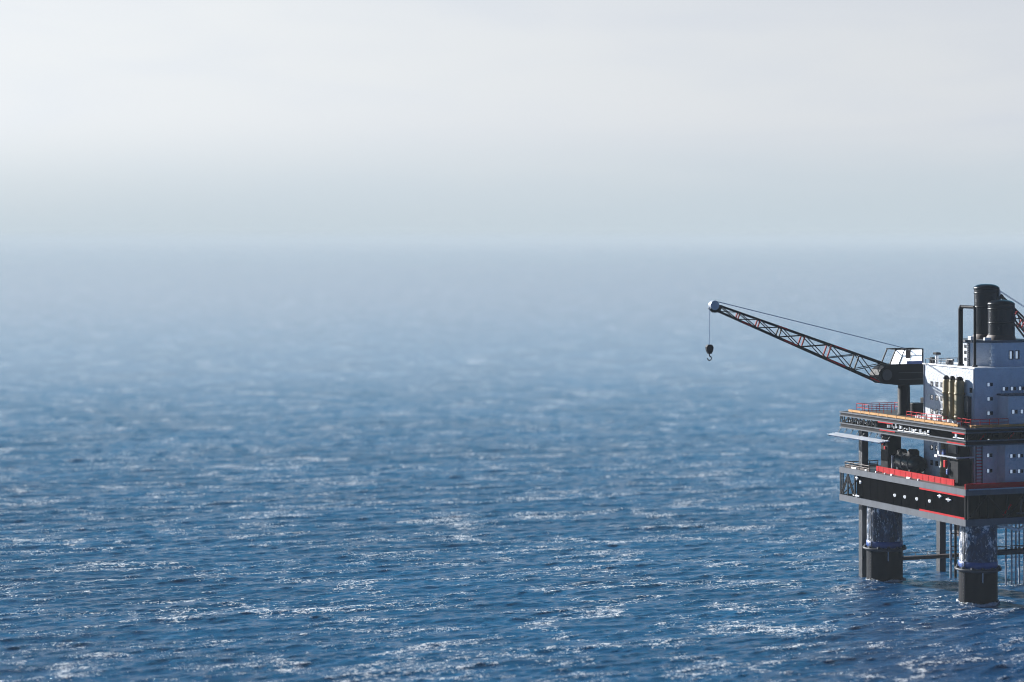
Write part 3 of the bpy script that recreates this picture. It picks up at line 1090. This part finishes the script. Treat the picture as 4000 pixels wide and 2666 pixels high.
t = Thing('storage_tank', 'black horizontal tank with shiny end behind the red bulwark', 'tank', (7, 39, 29.4))
g = MB()
n = 30
def hlathe(mb, cx, cz, prof, n=30):
    vs, fs = [], []
    for r_, y_ in prof:
        for i in range(n):
            th = 2 * math.pi * i / n
            vs.append((cx + r_ * math.cos(th), y_, cz + r_ * math.sin(th)))
    for k in range(len(prof) - 1):
        for i in range(n):
            j = (i + 1) % n
            fs.append((k * n + i, k * n + j, (k + 1) * n + j, (k + 1) * n + i))
    mb.add(vs, fs, True)
    mb.add(vs[:n], [tuple(range(n))])
    mb.add(vs[-n:], [tuple(range(n - 1, -1, -1))])
hlathe(g, 7.0, 32.6, [(.3, 46.2), (1.3, 45.9), (2.0, 45.2), (2.25, 44.2), (2.25, 34.5), (2.0, 33.6), (1.0, 32.9)])
tk = t.part('shell', g, M['soot'])
for y in (43.6, 40.0, 36.4):
    g = MB()
    hlathe(g, 7.0, 32.6, [(2.25, y), (2.4, y + .05), (2.4, y + .35), (2.25, y + .4)])
    t.part('hoop', g, M['dgrey'])
g = MB().lathe(7, 43.0, [(1.3, 34.2), (1.3, 35.6), (.9, 36.0)], 20).lathe(7, 37.2, [(1.6, 34.2), (1.6, 35.9), (1.1, 36.4)], 20).box(6.2, 7.8, 37.5, 43, 34.5, 35.2)
t.part('dome', g, M['black'])
for y in (42.4, 36.0):
    g = MB().box(5.2, 8.8, y, y + .8, 29.4, 31.2)
    t.part('saddle', g, M['dgrey'])
g = MB()
for z in (31.2, 32.6, 33.8):
    g.tube((4.9, 45.0, z), (6.2, 45.0, z), .28, 10)
g.tube((5.0, 45.0, 30.2), (5.0, 45.0, 34.2), .22, 10)
t.part('valve', g, M['clean'])

t = Thing('winch', 'dark winch tower with pale cross-arm and blue fittings between decks', 'winch', (6, 14, 29.4))
t.part('tower', MB().chbox(4.4, 8.6, 10.5, 15.0, 29.4, 36.0, .2).chbox(5.4, 8.4, 11.5, 18.6, 36.0, 40.3, .2), M['black'])
t.part('cross_arm', MB().box(3.2, 8.9, 9.6, 9.95, 36.4, 36.75).box(3.2, 3.5, 9.95, 18.5, 36.4, 36.75), M['steel'])
parts(t, 'bracket', (MB().chbox(3.3, 3.9, 18.2, 19.0, 36.8, 40.2, .08), MB().chbox(3.0, 3.7, 18.6, 20.0, 36.0, 36.6, .08)), M['clean'])
parts(t, 'fitting', (MB().chbox(3.6, 4.35, 16.4, 17.4, 36.8, 38.2, .08), MB().chbox(3.6, 4.35, 14.5, 15.3, 31.9, 33.2, .08)), M['blue'])
t.part('hatch', MB().chbox(4.6, 5.3, 12, 16, 37.4, 39.6, .1), M['dgrey'])
t.part('marker', MB().chbox(3.6, 4.35, 15.6, 16.6, 33.6, 35.4, .08), M['red'])

# ================================================================== IN THE WATER UNDER THE DECKS
CONG = 'thin conductor pipes under the platform'
cl_ = ('leftmost', 'second from left', 'third from left', 'fourth from left', 'fifth from left', 'rightmost')
for k, x in enumerate((31.2, 33.0, 34.3, 35.4, 36.9, 38.1)):
    t = Thing('conductor_pipe', 'thin pipe into the sea beyond the near leg, %s of six' % cl_[k], 'pipe', (x, 30, -1), CONG)
    t.part('casing', MB().tube((x, 30, -9), (x, 30, 20.5), .24, 12), M['steel'])
    t.part('joint', MB().lathe(x, 30, [(.24, 9), (.36, 9.1), (.36, 9.7), (.24, 9.8)], 12), M['dgrey'])
t = Thing('riser_tower', 'pale and dark riser pipes tied by rungs, left of the near leg', 'riser', (25.5, 47, -1))
t.part('pipe', MB().tube((24.6, 47, -9), (24.6, 47, 20.5), .34, 12), M['steel'], None, 'pale riser pipe')
t.part('pipe', MB().tube((25.8, 46.6, -9), (25.8, 46.6, 20.5), .36, 12), M['black'], None, 'dark riser pipe')
for z in (5, 8.5, 12, 15.5, 19):
    g = MB().bar((24.2, 46.5, z), (28.4, 46.5, z), .24)
    t.part('tie', g, M['brown'])
t.part('pipe', MB().tube((28.2, 46.5, -9), (28.2, 46.5, 20.5), .3, 10), M['brown'], None, 'brown riser pipe')
t.part('junction_box', MB().chbox(26.5, 27.9, 45.9, 47.1, 11.2, 14.6, .1), M['brown'])

# ------------------------------------------------------------------ foam collars where the legs stand in the sea
def wash(label, a, b, rr, seed):
    rw = random.Random(seed)
    n = 120
    mb = MB()
    vs, fs = [], []
    ro = []
    for i in range(n):
        th = 2 * math.pi * i / n
        e = .3 + .3 * math.sin(th * 3 + seed) + .3 * math.sin(th * 7 + seed * 2) + rw.uniform(-.25, .35)
        ro.append(rr + max(.12, e))
    for i in range(n):
        th = 2 * math.pi * i / n
        x, y = math.cos(th), math.sin(th)
        h = .25 + .2 * math.sin(th * 5 + seed) + rw.uniform(0, .25)
        vs += [(a + (rr + .02) * x, b + (rr + .02) * y, -.8), (a + (rr + .03) * x, b + (rr + .03) * y, h), (a + (rr * .35 + ro[i] * .65) * x, b + (rr * .35 + ro[i] * .65) * y, h * .75), (a + ro[i] * x, b + ro[i] * y, -.8)]
    for i in range(n):
        j = (i + 1) % n
        for k in range(3):
            fs.append((i * 4 + k, i * 4 + k + 1, j * 4 + k + 1, j * 4 + k))
    mb.add(vs, fs, True)
    o = mb.build('foam', M['foam'])
    o.location = world(0, 0, 0)
    o.rotation_euler = (0, 0, YAW)
    o['kind'] = 'stuff'
    o['label'] = label


M['foam'] = paint('sea_foam', (.45, .5, .55), .7, .5, bump=.8, bump_scale=3, streak=(1.5, 1.5, 1.5))
wash('ragged white foam washing round the foot of the far left leg', 5.6, 50, 4.9, 3)
wash('ragged white foam washing round the foot of the near leg', 7.2, 5.6, 4.9, 8)
